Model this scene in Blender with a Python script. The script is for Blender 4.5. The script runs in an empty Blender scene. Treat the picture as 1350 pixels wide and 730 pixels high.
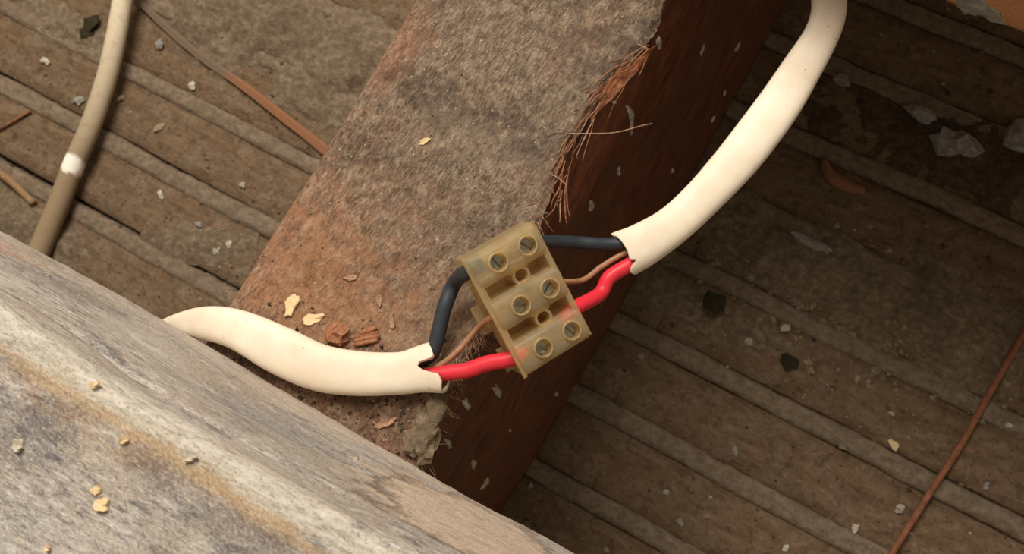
import bpy, bmesh, math, random
from mathutils import Vector, Matrix, noise
random.seed(7)
MM = 0.001
SC = bpy.context.scene
COL = SC.collection

# ------------------------------------------------------------------ camera
CP = Vector((42.96, 0.0, 169.22))                       # millimetres
CR = Matrix(((0.85956, -0.44296, 0.25486), (0.47883, 0.87234, -0.09876), (-0.17858, 0.20693, 0.96192)))
FPX = 1318.15
cam_d = bpy.data.cameras.new('camera'); cam = bpy.data.objects.new('camera', cam_d); COL.objects.link(cam)
m4 = CR.to_4x4(); m4.translation = CP * MM; cam.matrix_world = m4
cam_d.sensor_width = 36; cam_d.lens = 36 * FPX / 1350
cam_d.clip_start = 0.005; cam_d.clip_end = 20
cam_d.dof.use_dof = True; cam_d.dof.focus_distance = 0.158; cam_d.dof.aperture_fstop = 60
SC.camera = cam

# ------------------------------------------------------------------ light
w = bpy.data.worlds.new('attic_air'); SC.world = w; w.use_nodes = True
w.node_tree.nodes['Background'].inputs[0].default_value = (1.0, 0.87, 0.68, 1)
w.node_tree.nodes['Background'].inputs[1].default_value = 0.36
def area(name, loc, target, size, watts, col):
    l = bpy.data.lights.new(name, 'AREA'); l.shape = 'RECTANGLE'; l.size = size[0] * MM; l.size_y = size[1] * MM
    l.energy = watts; l.color = col
    o = bpy.data.objects.new(name, l); COL.objects.link(o)
    o.location = Vector(loc) * MM
    o.rotation_euler = (Vector(target) - Vector(loc)).to_track_quat('-Z', 'Y').to_euler()
    return o
area('hatch_daylight', (-210, 330, 600), (0, 10, 0), (360, 360), 7.1, (1.0, 0.93, 0.84))
SC.view_settings.view_transform = 'Standard'; SC.view_settings.look = 'None'
SC.view_settings.exposure = 0.0; SC.view_settings.gamma = 1.0; SC.view_settings.use_curve_mapping = False

# ------------------------------------------------------------------ helpers
def ray(px, py):
    return CR @ Vector(((px - 675) / FPX, (365 - py) / FPX, -1.0))
def W(px, py, z=0.0):
    d = ray(px, py); return CP + d * ((z - CP.z) / d.z)
def depth(P):
    return -(CR.transposed() @ (P - CP)).z
def lin(c):
    c = c / 255.0
    return c / 12.92 if c <= 0.04045 else ((c + 0.055) / 1.055) ** 2.4
def rgb(r, g, b): return (lin(r), lin(g), lin(b), 1)
def lerp(a, b, t): return a + (b - a) * t
def interp(pts, x):
    if x <= pts[0][0]: return pts[0][1]
    for (a, b), (c, d) in zip(pts, pts[1:]):
        if x <= c: return b + (d - b) * (x - a) / (c - a)
    return pts[-1][1]
def sstep(a, b, x):
    t = max(0, min(1, (x - a) / (b - a))); return t * t * (3 - 2 * t)
def fbm(x, y, z=0, o=4):
    return noise.fractal(Vector((x, y, z)), 1.0, 2.0, o)
def mesh_obj(name, verts, faces, mats, parent=None, smooth=True, midx=None):
    me = bpy.data.meshes.new(name)
    me.from_pydata([tuple(c * MM for c in v) for v in verts], [], faces)
    for m in (mats if isinstance(mats, (list, tuple)) else [mats]): me.materials.append(m)
    if midx: me.polygons.foreach_set('material_index', midx)
    if smooth: me.polygons.foreach_set('use_smooth', [True] * len(me.polygons))
    me.update()
    o = bpy.data.objects.new(name, me); COL.objects.link(o)
    if parent: o.parent = parent
    return o
def tag(o, label=None, cat=None, group=None, kind=None):
    if label: o['label'] = label
    if cat: o['category'] = cat
    if group: o['group'] = group
    if kind: o['kind'] = kind
    return o
def empty(name, loc=(0, 0, 0)):
    o = bpy.data.objects.new(name, None); COL.objects.link(o); o.empty_display_size = 0.005
    o.location = Vector(loc) * MM
    return o
def adopt(ch, par):
    """parent keeping the child's place (parents are only translated)"""
    ch.parent = par; ch.matrix_parent_inverse = Matrix.Translation(-par.location)
def centre_origin(o, base):
    base = Vector(base) * MM
    o.data.transform(Matrix.Translation(-base)); o.location = base

# ------------------------------------------------------------------ materials
class NT:
    def __init__(s, name):
        s.m = bpy.data.materials.new(name); s.m.use_nodes = True; s.t = s.m.node_tree
        s.t.nodes.clear(); s.out = s.n('ShaderNodeOutputMaterial'); s.b = s.n('ShaderNodeBsdfPrincipled')
        s.t.links.new(s.b.outputs[0], s.out.inputs[0])
        s.tc = s.n('ShaderNodeTexCoord')
    def n(s, k): return s.t.nodes.new(k)
    def l(s, a, b): s.t.links.new(a, b)
    def coord(s, scale=(1, 1, 1), rot=(0, 0, 0), loc=(0, 0, 0)):
        a = s.n('ShaderNodeMapping'); s.l(s.tc.outputs['Object'], a.inputs[0])
        a.inputs['Scale'].default_value = [1000 * c for c in scale]; a.inputs['Rotation'].default_value = rot
        a.inputs['Location'].default_value = loc
        # rotate first, then stretch
        b = s.n('ShaderNodeMapping'); b.inputs['Rotation'].default_value = rot; s.l(s.tc.outputs['Object'], b.inputs[0])
        a.inputs['Rotation'].default_value = (0, 0, 0); s.l(b.outputs[0], a.inputs[0])
        return a.outputs[0]
    def noise(s, vec, scale=1.0, detail=4, rough=0.55, dist=0.0):
        a = s.n('ShaderNodeTexNoise'); s.l(vec, a.inputs['Vector']); a.inputs['Scale'].default_value = scale
        a.inputs['Detail'].default_value = detail; a.inputs['Roughness'].default_value = rough; a.inputs['Distortion'].default_value = dist
        return a.outputs[0]
    def vor(s, vec, scale=1.0, feat='F1'):
        a = s.n('ShaderNodeTexVoronoi'); s.l(vec, a.inputs['Vector']); a.inputs['Scale'].default_value = scale; a.feature = feat
        return a.outputs['Distance']
    def ramp(s, fac, stops, interp='LINEAR'):
        a = s.n('ShaderNodeValToRGB'); a.color_ramp.interpolation = interp
        e = a.color_ramp.elements
        while len(e) < len(stops): e.new(0.5)
        for k, (p, c) in enumerate(stops):
            e[k].position = p; e[k].color = c if len(c) == 4 else (*c, 1)
        s.l(fac, a.inputs[0]); return a.outputs[0]
    def mask(s, fac, lo, hi):
        return s.ramp(fac, [(lo, (0, 0, 0, 1)), (hi, (1, 1, 1, 1))])
    def mix(s, fac, a, b, mode='MIX'):
        x = s.n('ShaderNodeMix'); x.data_type = 'RGBA'; x.blend_type = mode
        for i, v in ((0, fac), (6, a), (7, b)):
            if hasattr(v, 'is_linked') or hasattr(v, 'links'): s.l(v, x.inputs[i])
            else: x.inputs[i].default_value = v
        return x.outputs[2]
    def math(s, op, a, b=0.0):
        x = s.n('ShaderNodeMath'); x.operation = op; x.use_clamp = False
        for i, v in enumerate((a, b)):
            if hasattr(v, 'links'): s.l(v, x.inputs[i])
            else: x.inputs[i].default_value = v
        return x.outputs[0]
    def blob(s, centre, radius, axes=(1, 1, 0), wob=None, wobamt=0.3, soft=0.3):
        """a colour patch of its own shape: 1 inside an ellipsoid round `centre` (mm)"""
        v = s.n('ShaderNodeVectorMath'); v.operation = 'SUBTRACT'; s.l(s.coord(), v.inputs[0]); v.inputs[1].default_value = centre
        k = s.n('ShaderNodeVectorMath'); k.operation = 'MULTIPLY'; s.l(v.outputs[0], k.inputs[0])
        k.inputs[1].default_value = [(1 / r if r else 0) for r in radius]
        L = s.n('ShaderNodeVectorMath'); L.operation = 'LENGTH'; s.l(k.outputs[0], L.inputs[0])
        d = L.outputs['Value']
        if wob is not None: d = s.math('ADD', d, s.math('MULTIPLY', s.math('SUBTRACT', wob, 0.5), wobamt * 4))
        return s.ramp(d, [(max(0, 1 - soft), (1, 1, 1, 1)), (1.0, (0, 0, 0, 1))])
    def fin(s, col, rough=0.8, bump=None, dist=0.3, strength=1.0, spec=0.3):
        if hasattr(col, 'links'): s.l(col, s.b.inputs['Base Color'])
        else: s.b.inputs['Base Color'].default_value = col
        if hasattr(rough, 'links'): s.l(rough, s.b.inputs['Roughness'])
        else: s.b.inputs['Roughness'].default_value = rough
        s.b.inputs['Specular IOR Level'].default_value = spec
        if bump is not None:
            bp = s.n('ShaderNodeBump'); bp.inputs['Distance'].default_value = dist * MM; bp.inputs['Strength'].default_value = strength
            s.l(bump, bp.inputs['Height']); s.l(bp.outputs[0], s.b.inputs['Normal'])
        return s.m

def mat_joist_top():
    s = NT('rough_sawn_dusty_wood')
    g = math.radians(8)
    fine = s.noise(s.coord((1.5, 0.45, 1), (0, 0, g)), 1.5, 8, 0.80, 0.15)
    fine2 = s.noise(s.coord((2.4, 1.0, 1), (0, 0, g)), 1.8, 6, 0.8, 0.1)
    mid = s.noise(s.coord((0.16, 0.22, 0.2)), 1.0, 5, 0.6, 0.5)
    band = s.noise(s.coord((0.018, 0.10, 0.05), (0, 0, math.radians(-32))), 1.0, 4, 0.6, 0.6)
    big = s.noise(s.coord((0.05, 0.035, 0.05), loc=(3, 8, 0)), 1.0, 3, 0.5)
    c = s.ramp(fine, [(0.30, rgb(70, 44, 32)), (0.44, rgb(152, 112, 86)), (0.54, rgb(196, 154, 124)), (0.66, rgb(234, 204, 174))])
    grey = s.ramp(fine, [(0.30, rgb(60, 48, 38)), (0.44, rgb(132, 112, 92)), (0.55, rgb(174, 152, 128)), (0.67, rgb(220, 200, 172))])
    sep = s.n('ShaderNodeSeparateXYZ'); s.l(s.coord(), sep.inputs[0])
    # grey dust on the upper length, reddish bare wood lower down and along the left arris
    gy = s.math('ADD', s.math('MULTIPLY', sep.outputs[1], 0.018), s.math('MULTIPLY', sep.outputs[0], 0.014))
    gy = s.math('ADD', gy, s.math('MULTIPLY', mid, 1.7))
    c = s.mix(s.mask(gy, 0.25, 0.95), c, grey)
    dark = s.mask(band, 0.50, 0.66)
    c = s.mix(s.math('MULTIPLY', dark, 0.65), c, s.ramp(fine, [(0.3, rgb(46, 36, 30)), (0.6, rgb(104, 88, 74)), (0.8, rgb(150, 132, 112))]))
    c = s.mix(s.math('MULTIPLY', s.mask(big, 0.52, 0.66), 0.35), c, rgb(178, 126, 98))
    wob = s.noise(s.coord((0.25, 0.25, 0.25)), 1.0, 3)
    for ce, ra, col, f in (((-43, 46, 0), (7, 12, 9e3), rgb(196, 130, 92), .6), ((-46, 10, 0), (9, 14, 9e3), rgb(184, 126, 98), .4),
                           ((-34, 0, 0), (20, 15, 9e3), rgb(206, 148, 104), .85), ((-14, 2, 0), (14, 12, 9e3), rgb(196, 146, 110), .5), ((-33, 41, 0), (12, 5, 9e3), rgb(74, 62, 56), .75),
                           ((-8, 40, 0), (13, 5, 9e3), rgb(88, 78, 72), .7), ((-20, 37, 0), (14, 4, 9e3), rgb(178, 158, 132), .45),
                           ((-38, 26, 0), (8, 4, 9e3), rgb(86, 66, 56), .55), ((-10, 22, 0), (14, 3.5, 9e3), rgb(104, 82, 72), .4),
                           ((-4, 60, 0), (16, 9, 9e3), rgb(104, 98, 88), .55), ((-12, -16, 0), (14, 7, 9e3), rgb(84, 60, 44), .65),
                           ((-10, -9, 0), (7, 4, 9e3), rgb(72, 56, 48), .55)):  # two dark browns near the beam: shade at its foot put into the colour
        c = s.mix(s.math('MULTIPLY', s.blob(ce, ra, wob=wob, soft=0.6, wobamt=.55), f), c, s.mix(0.5, c, col, 'MIX'))
        c = s.mix(s.math('MULTIPLY', s.blob(ce, ra, wob=wob, soft=0.8, wobamt=.55), f * .35), c, col)
    c = s.mix(s.mask(fine2, 0.66, 0.76), c, rgb(216, 192, 164))
    sp = s.mask(s.vor(s.coord((0.5, 0.5, 0.5)), 1.0), 0.06, 0.11)
    c = s.mix(s.math('SUBTRACT', 1.0, sp), c, rgb(226, 212, 186))
    lum = s.noise(s.coord((0.42, 0.36, 0.4), (0, 0, math.radians(-24)), loc=(2, 2, 2)), 1.0, 7, 0.72, .3)
    c = s.mix(s.math('MULTIPLY', s.mask(lum, 0.52, 0.64), 0.42), c, rgb(226, 200, 170))
    c = s.mix(s.math('MULTIPLY', s.math('SUBTRACT', 1.0, s.mask(lum, 0.34, 0.46)), 0.5), c, rgb(72, 52, 40))
    h = s.math('ADD', s.math('MULTIPLY', fine, 1.0), s.math('ADD', s.math('MULTIPLY', fine2, 0.5), s.math('ADD', s.math('MULTIPLY', mid, 0.8), s.math('MULTIPLY', lum, 1.2))))
    return s.fin(c, 0.8, h, 0.9, 1.0, 0.3)
def mat_joist_side():
    s = NT('red_brown_sawn_side')
    f = s.noise(s.coord((0.6, 0.12, 0.5)), 1.0, 6, 0.65)
    b = s.noise(s.coord((0.05, 0.02, 0.06)), 1.0, 4, 0.6, 0.4)
    c = s.ramp(f, [(0.3, rgb(50, 24, 12)), (0.5, rgb(98, 52, 28)), (0.72, rgb(134, 76, 44))])
    c = s.mix(s.math('MULTIPLY', s.mask(b, 0.4, 0.65), 0.6), c, rgb(84, 54, 36))
    fl = s.mask(s.noise(s.coord((0.5, 0.2, 0.5), loc=(9, 1, 2)), 1.0, 5, 0.7), 0.68, 0.74)
    c = s.mix(s.math('MULTIPLY', fl, 0.6), c, rgb(150, 110, 80))
    return s.fin(c, 0.55, f, 0.4, 0.8, 0.4)
def mat_splinter(name, a, b):
    s = NT(name); f = s.noise(s.coord((2.2, 0.5, 1.5)), 1.2, 6, .75)
    return s.fin(s.ramp(f, [(0.35, a), (0.7, b)]), 0.7, f, 0.1)
def mat_beam():
    s = NT('weathered_grey_timber')
    rot = (0, 0, 0)
    g1 = s.noise(s.coord((0.30, 1.1, 1.1), (0, 0, math.radians(-4))), 1.1, 8, 0.78, 0.2)
    g2 = s.noise(s.coord((0.5, 2.6, 2.6), (0, 0, math.radians(3))), 1.6, 5, 0.75)
    cross = s.noise(s.coord((1.8, 0.6, 0.6), (0, 0, math.radians(14))), 1.0, 6, 0.78, .5)
    spk = s.noise(s.coord((1.1, 1.7, 1.7), (0, 0, math.radians(20)), loc=(3, 3, 3)), 1.5, 8, 0.85)
    big = s.noise(s.coord((0.07, 0.16, 0.16), loc=(2, 5, 1)), 1.0, 8, 0.74, 0.5)
    big2 = s.noise(s.coord((0.09, 0.2, 0.2), loc=(12, 2, 7)), 1.0, 8, 0.78, 0.4)
    c = s.ramp(g1, [(0.27, rgb(82, 76, 78)), (0.42, rgb(158, 148, 142)), (0.52, rgb(208, 196, 184)), (0.64, rgb(244, 236, 222))])
    c = s.mix(s.math('MULTIPLY', s.mask(big, 0.47, 0.54), 0.7), c, s.ramp(g2, [(0.3, rgb(150, 130, 108)), (0.55, rgb(206, 190, 168)), (0.75, rgb(236, 226, 208))]))
    c = s.mix(s.math('MULTIPLY', s.mask(big2, 0.55, 0.60), 0.6), c, s.ramp(g2, [(0.3, rgb(58, 56, 62)), (0.55, rgb(104, 102, 108)), (0.75, rgb(160, 154, 154))]))
    c = s.mix(s.math('MULTIPLY', s.mask(cross, 0.60, 0.72), 0.45), c, rgb(214, 214, 208))
    c = s.mix(s.math('MULTIPLY', s.mask(g2, 0.62, 0.72), 0.6), c, rgb(70, 70, 76))
    wob = s.noise(s.coord((0.14, 0.4, 0.4)), 1.0, 5, 0.65)
    # orange-brown stains and the pale worn arris, in place
    B = [((-82, -19, 28), (13, 9e3, 16), rgb(214, 164, 122), 1), ((-38, -19, 8), (30, 9e3, 6), rgb(206, 194, 180), .6),
         ((-60, -19, 25), (13, 9e3, 13), rgb(104, 98, 98), .6), ((-14, -19, 30), (14, 9e3, 14), rgb(104, 106, 118), .6),
         ((-28, -19, 22), (13, 9e3, 12), rgb(170, 150, 130), .55),
         ((14, -19, 26), (17.5, 9e3, 28), rgb(92, 76, 62), 1), ((14, -19, 24), (15.5, 9e3, 25), rgb(240, 214, 186), 1), ((14, -19, 24), (15.5, 9e3, 25), rgb(236, 210, 182), .8), ((-70, -19, 45), (22, 9e3, 8), rgb(232, 226, 212), .8), ((-40, -19, 30), (10, 9e3, 12), rgb(216, 206, 190), .7), ((-20, -19, 12), (16, 9e3, 6), rgb(214, 196, 176), .8), ((-6, -19, 3), (36, 9e3, 6), rgb(226, 196, 170), .7),
         ((24, -19, 38), (12, 9e3, 12), rgb(222, 198, 176), .7),
         ((-25, -27, 62), (11, 3.2, 9e3), rgb(178, 142, 106), .85), ((-8, -26, 62), (14, 2.4, 9e3), rgb(150, 118, 90), .75),
         ((-22, -24.5, 62), (40, 1.3, 9e3), rgb(222, 188, 142), .7), ((5, -29, 62), (20, 2.5, 9e3), rgb(110, 104, 108), .6),
         ((-34, -34, 62), (14, 6, 9e3), rgb(96, 94, 106), .55), ((-12, -41, 62), (12, 6, 9e3), rgb(226, 218, 208), .55),
         ((-28, -46, 62), (10, 6, 9e3), rgb(206, 216, 208), .6)]
    B += [((0, -19, 3), (9e3, 9e3, 5), rgb(216, 198, 178), .5)]
    for ce, ra, col, f in B:
        c = s.mix(s.math('MULTIPLY', s.blob(ce, ra, wob=wob, soft=0.55, wobamt=.8), f * .45), c, col)
        c = s.mix(s.math('MULTIPLY', s.blob(ce, ra, wob=wob, soft=0.55, wobamt=.8), f * .6), c, s.mix(0.55, c, col))
    w3 = s.noise(s.coord((0.12, 0.16, 0.16), loc=(1, 2, 0)), 1.0, 5, 0.6)
    e1 = s.blob((17, -19, 26), (15.5, 9e3, 24), wob=w3, soft=.10, wobamt=.35); e2 = s.blob((17, -19, 25), (13.6, 9e3, 21.5), wob=w3, soft=.2, wobamt=.35)
    c = s.mix(s.math('MULTIPLY', e1, .75), c, rgb(112, 90, 70))
    c = s.mix(s.math('MULTIPLY', e2, .92), c, s.ramp(g1, [(0.3, rgb(176, 146, 120)), (0.5, rgb(232, 206, 180)), (0.7, rgb(246, 228, 208))]))
    w2 = s.noise(s.coord((0.13, 0.5, 0.5), loc=(7, 7, 0)), 1.0, 8, 0.74)
    ar = s.blob((0, -23.0, 60.5), (9e3, 2.5, 5.0), wob=w2, soft=.25, wobamt=1.1)
    c = s.mix(s.math('MULTIPLY', ar, .85), c, s.ramp(g1, [(0.3, rgb(170, 158, 140)), (0.45, rgb(216, 206, 186)), (0.6, rgb(246, 238, 222))]))
    a3 = s.blob((0, -25.6, 61), (9e3, 1.0, 9), wob=w2, soft=.5, wobamt=1.2)
    c = s.mix(s.math('MULTIPLY', a3, .5), c, rgb(214, 178, 128))
    c = s.mix(s.math('MULTIPLY', s.mask(spk, 0.53, 0.60), 0.6), c, rgb(236, 230, 220))
    c = s.mix(s.math('MULTIPLY', s.math('SUBTRACT', 1.0, s.mask(spk, 0.38, 0.46)), 0.65), c, rgb(66, 62, 64))
    h = s.math('ADD', s.math('MULTIPLY', g1, 1.0), s.math('ADD', s.math('MULTIPLY', g2, 0.5), s.math('MULTIPLY', spk, .7)))
    return s.fin(c, 0.8, h, 0.5, 0.9, 0.25)
def mat_pale_arris():
    s = NT('worn_pale_arris')
    g1 = s.noise(s.coord((0.2, 1.2, 1.2)), 1.4, 6, 0.7, 0.3)
    g3 = s.noise(s.coord((0.10, 0.3, 0.3)), 1.0, 5, 0.7)
    c = s.ramp(g1, [(0.3, rgb(150, 138, 122)), (0.48, rgb(204, 194, 176)), (0.66, rgb(240, 232, 216))])
    c = s.mix(s.math('MULTIPLY', s.mask(g3, 0.52, 0.62), 0.7), c, rgb(206, 168, 118))
    return s.fin(c, 0.8, g1, 0.35, 0.9, 0.25)
def mat_lath():
    s = NT('dusty_brown_lath')
    a = s.noise(s.coord((0.12, 0.34, 0.34)), 1.0, 7, 0.7, .6)
    d = s.noise(s.coord((0.14, 0.14, 0.14), loc=(5, 5, 5)), 1.0, 6, 0.7)
    p = s.noise(s.coord((0.7, 0.7, 0.7)), 1.0, 5, 0.75)
    c = s.ramp(a, [(0.3, rgb(94, 74, 54)), (0.5, rgb(114, 92, 70)), (0.7, rgb(134, 112, 88))])
    c = s.mix(s.math('MULTIPLY', s.mask(d, 0.48, 0.64), 0.6), c, s.ramp(p, [(0.3, rgb(104, 88, 70)), (0.7, rgb(150, 132, 110))]))
    c = s.mix(s.mask(p, 0.60, 0.72), c, rgb(158, 142, 120))
    c = s.mix(s.math('SUBTRACT', 1.0, s.mask(p, 0.32, 0.42)), c, rgb(50, 38, 28))
    q = s.noise(s.coord((0.25, 0.3, 0.3), loc=(1, 9, 5)), 1.0, 4, 0.6)
    c = s.mix(s.math('MULTIPLY', s.mask(q, 0.56, 0.68), 0.5), c, rgb(62, 48, 36))
    return s.fin(c, 0.9, s.math('ADD', p, d), 0.8, 0.9, 0.15)
def mat_mortar(name, a, b, c3):
    s = NT(name)
    p = s.noise(s.coord((0.5, 0.6, 0.6)), 1.0, 6, 0.7)
    d = s.noise(s.coord((0.12, 0.12, 0.12)), 1.0, 4, 0.6)
    c = s.ramp(p, [(0.3, a), (0.5, b), (0.72, c3)])
    c = s.mix(s.math('MULTIPLY', s.mask(d, 0.45, 0.7), 0.35), c, a)
    return s.fin(c, 0.92, p, 0.9, 0.9, 0.15)
def mat_plain(name, col, rough=0.5, spec=0.4, vary=0.12, sc=0.4, bump=0.05, metal=0.0, sss=0.0):
    s = NT(name)
    n = s.noise(s.coord((sc, sc, sc)), 1.0, 5, 0.6)
    dk = tuple(c * (1 - 2 * vary) for c in col[:3]) + (1,)
    s.b.inputs['Metallic'].default_value = metal
    if sss:
        s.b.inputs['Subsurface Weight'].default_value = sss; s.b.inputs['Subsurface Scale'].default_value = 0.0012
        s.b.inputs['Subsurface Radius'].default_value = (1, .6, .4)
    return s.fin(s.ramp(n, [(0.35, dk), (0.65, col)]), rough, n, bump, 0.6, spec)
def mat_sheath():
    s = NT('white_pvc_sheath')
    n = s.noise(s.coord((0.12, 0.12, 0.12)), 1.0, 4, 0.6)
    g = s.noise(s.coord((0.35, 0.35, 0.35), loc=(4, 2, 9)), 1.0, 6, 0.75, 0.6)
    c = s.ramp(n, [(0.3, rgb(218, 203, 180)), (0.7, rgb(234, 222, 202))])
    c = s.mix(s.math('MULTIPLY', s.mask(g, 0.60, 0.74), 0.35), c, rgb(176, 142, 106))
    sp = s.math('SUBTRACT', 1.0, s.mask(s.vor(s.coord((0.3, 0.3, 0.3)), 1.0), 0.045, 0.07))
    c = s.mix(s.math('MULTIPLY', sp, 0.6), c, rgb(120, 90, 64))
    s.b.inputs['Subsurface Weight'].default_value = 0.12; s.b.inputs['Subsurface Scale'].default_value = 0.0015
    return s.fin(c, 0.52, g, 0.06, 0.5, 0.32)
def mat_old_cable():
    s = NT('dust_coated_sheath')
    n = s.noise(s.coord((0.4, 0.4, 0.4)), 1.0, 6, 0.7)
    sep = s.n('ShaderNodeSeparateXYZ'); s.l(s.coord(), sep.inputs[0])
    # more dust towards the end lying by the beam
    t = s.math('MULTIPLY', s.math('ADD', sep.outputs[1], 20.0), 0.011)
    c = s.mix(s.ramp(t, [(0.15, (0, 0, 0, 1)), (0.8, (1, 1, 1, 1))]), rgb(148, 128, 100), rgb(218, 204, 176))
    c = s.mix(s.math('MULTIPLY', s.mask(n, 0.5, 0.75), 0.35), c, rgb(120, 96, 70))
    P = W(97, 218, -103)
    c = s.mix(s.blob(tuple(P), (6.0, 3.4, 9e3), wob=s.noise(s.coord((.5, .5, .5))), wobamt=.2, soft=.35), c, rgb(244, 238, 224))
    return s.fin(c, 0.75, n, 0.1, 0.6, 0.2)
def mat_halfstick():
    s = NT('half_dusty_orange_stick'); n = s.noise(s.coord((.6, .6, .6)), 1.0, 5, .7)
    P = W(300, 96, -107)
    sep = s.n('ShaderNodeSeparateXYZ'); s.l(s.coord(), sep.inputs[0])
    t = s.math('ADD', s.math('MULTIPLY', s.math('SUBTRACT', sep.outputs[0], P.x), .06), s.math('MULTIPLY', n, .8))
    c = s.mix(s.mask(t, .2, .7), rgb(112, 94, 76), rgb(138, 94, 66))
    return s.fin(c, .85, n, .2)
def mat_housing():
    s = NT('yellowed_translucent_plastic')
    n = s.noise(s.coord((0.5, 0.5, 0.5)), 1.0, 5, 0.65)
    c = s.ramp(n, [(0.3, rgb(224, 202, 154)), (0.7, rgb(246, 230, 194))])
    s.b.inputs['Transmission Weight'].default_value = 0.55; s.b.inputs['IOR'].default_value = 1.35
    m = s.fin(c, 0.28, n, 0.05, 0.4, 0.5)
    tr = s.n('ShaderNodeBsdfTransparent'); s.l(s.mix(0.35, rgb(250, 240, 215), c), tr.inputs[0])
    tl = s.n('ShaderNodeBsdfTranslucent'); s.l(c, tl.inputs[0])
    m1 = s.n('ShaderNodeMixShader'); m1.inputs[0].default_value = 0.22; s.l(s.b.outputs[0], m1.inputs[1]); s.l(tl.outputs[0], m1.inputs[2])
    m2 = s.n('ShaderNodeMixShader'); m2.inputs[0].default_value = 0.46; s.l(m1.outputs[0], m2.inputs[1]); s.l(tr.outputs[0], m2.inputs[2])
    s.l(m2.outputs[0], s.out.inputs[0])
    return m

M = dict(top=mat_joist_top(), side=mat_joist_side(), beam=mat_beam(), arris=mat_pale_arris(), lath=mat_lath(),
    key=mat_mortar('plaster_key_mortar', rgb(98, 82, 66), rgb(126, 109, 90), rgb(150, 134, 114)),
    bed=mat_mortar('plaster_bed', rgb(60, 48, 36), rgb(84, 68, 52), rgb(112, 94, 74)),
    spill2=mat_mortar('tan_mortar', rgb(120, 106, 86), rgb(156, 140, 116), rgb(186, 170, 146)),
    crumb2=mat_mortar('off_white_mortar', rgb(130, 120, 104), rgb(172, 162, 142), rgb(206, 198, 180)),
    spill=mat_mortar('mortar_dust', rgb(88, 74, 58), rgb(118, 102, 82), rgb(152, 136, 112)),
    crumb=mat_mortar('pale_mortar_crumb', rgb(160, 150, 132), rgb(196, 186, 166), rgb(226, 218, 200)),
    grey=mat_mortar('grey_mortar', rgb(110, 104, 98), rgb(150, 144, 136), rgb(190, 184, 172)),
    splinter=mat_splinter('torn_red_wood', rgb(84, 46, 28), rgb(190, 122, 80)),
    fuzz2=mat_splinter('brown_wood_fibre', rgb(92, 58, 38), rgb(158, 112, 82)),
    fuzz=mat_splinter('pale_wood_fibre', rgb(120, 88, 64), rgb(190, 154, 124)),
    flake=mat_plain('yellow_paint_flake', rgb(222, 194, 148), 0.7, vary=.1, sc=1.0, bump=.1),
    bark=mat_splinter('brown_bark', rgb(112, 70, 46), rgb(184, 126, 88)),
    sheath=mat_sheath(), old=mat_old_cable(), inner=mat_plain('sheath_inside', rgb(120, 100, 80), .8),
    red=mat_plain('red_pvc', rgb(222, 48, 62), 0.42, .4, .08, .3, .04),
    black=mat_plain('blue_black_pvc', rgb(46, 54, 60), 0.5, .4, .15, .4, .05),
    earth=mat_plain('dull_copper', rgb(164, 120, 88), 0.55, .4, .15, .8, .05),
    rust=mat_plain('rusty_wire', rgb(150, 98, 70), 0.8, .2, .2, .5, .2),
    stick=mat_splinter('tan_stick', rgb(120, 92, 62), rgb(168, 134, 96)),
    ostick=mat_splinter('orange_brown_stick', rgb(104, 78, 58), rgb(158, 108, 76)),
    halfstick=mat_halfstick(),
    moss=mat_plain('dark_green_lump', rgb(58, 54, 38), .9, .1, .2, .5, .4),
    pine=mat_splinter('orange_sawn_wood', rgb(170, 112, 72), rgb(214, 158, 112)),
    metal=mat_plain('tarnished_steel', rgb(170, 164, 146), .35, .5, .2, .9, .05, metal=.9),
    brass=mat_plain('tarnished_brass', rgb(150, 128, 86), .45, .5, .2, .6, .05, metal=.8),
    slot=mat_plain('screw_slot_dirt', rgb(22, 18, 14), .8),
    housing=mat_housing())

# ------------------------------------------------------------------ generic shapes
def catmull(pts, n):
    """pts: list of tuples of equal length; returns n samples per span"""
    P = [pts[0]] + list(pts) + [pts[-1]]; out = []
    for i in range(1, len(P) - 2):
        for k in range(n):
            t = k / n
            out.append(tuple(0.5 * ((2 * b) + (-a + c) * t + (2 * a - 5 * b + 4 * c - d) * t * t + (-a + 3 * b - 3 * c + d) * t ** 3)
                             for a, b, c, d in zip(P[i - 1], P[i], P[i + 1], P[i + 2])))
    out.append(tuple(pts[-1])); return out
def tube(path, rad, sides=10, caps=True):
    """round tube; path = Vectors, rad = number or list"""
    n = len(path); V = []; F = []
    ref = Vector((0.31, 0.17, 0.93))
    for i, p in enumerate(path):
        t = (path[min(i + 1, n - 1)] - path[max(i - 1, 0)]).normalized()
        a = t.cross(ref).normalized(); b = t.cross(a)
        r = rad[i] if isinstance(rad, (list, tuple)) else rad
        for k in range(sides):
            an = 2 * math.pi * k / sides; V.append(p + a * (r * math.cos(an)) + b * (r * math.sin(an)))
    for i in range(n - 1):
        for k in range(sides):
            k2 = (k + 1) % sides; F.append((i * sides + k, i * sides + k2, (i + 1) * sides + k2, (i + 1) * sides + k))
    if caps: F.append(tuple(range(sides))[::-1]); F.append(tuple((n - 1) * sides + k for k in range(sides)))
    return V, F
def join(parts):
    V = []; F = []
    for v, f in parts:
        o = len(V); V += list(v); F += [tuple(i + o for i in q) for q in f]
    return V, F
def px_path(ctrl, n=8):
    """ctrl: (px, py, z) control points -> smooth world path"""
    pts = [tuple(W(x, y, z)) for x, y, z in ctrl]
    return [Vector(p) for p in catmull(pts, n)]
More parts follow.
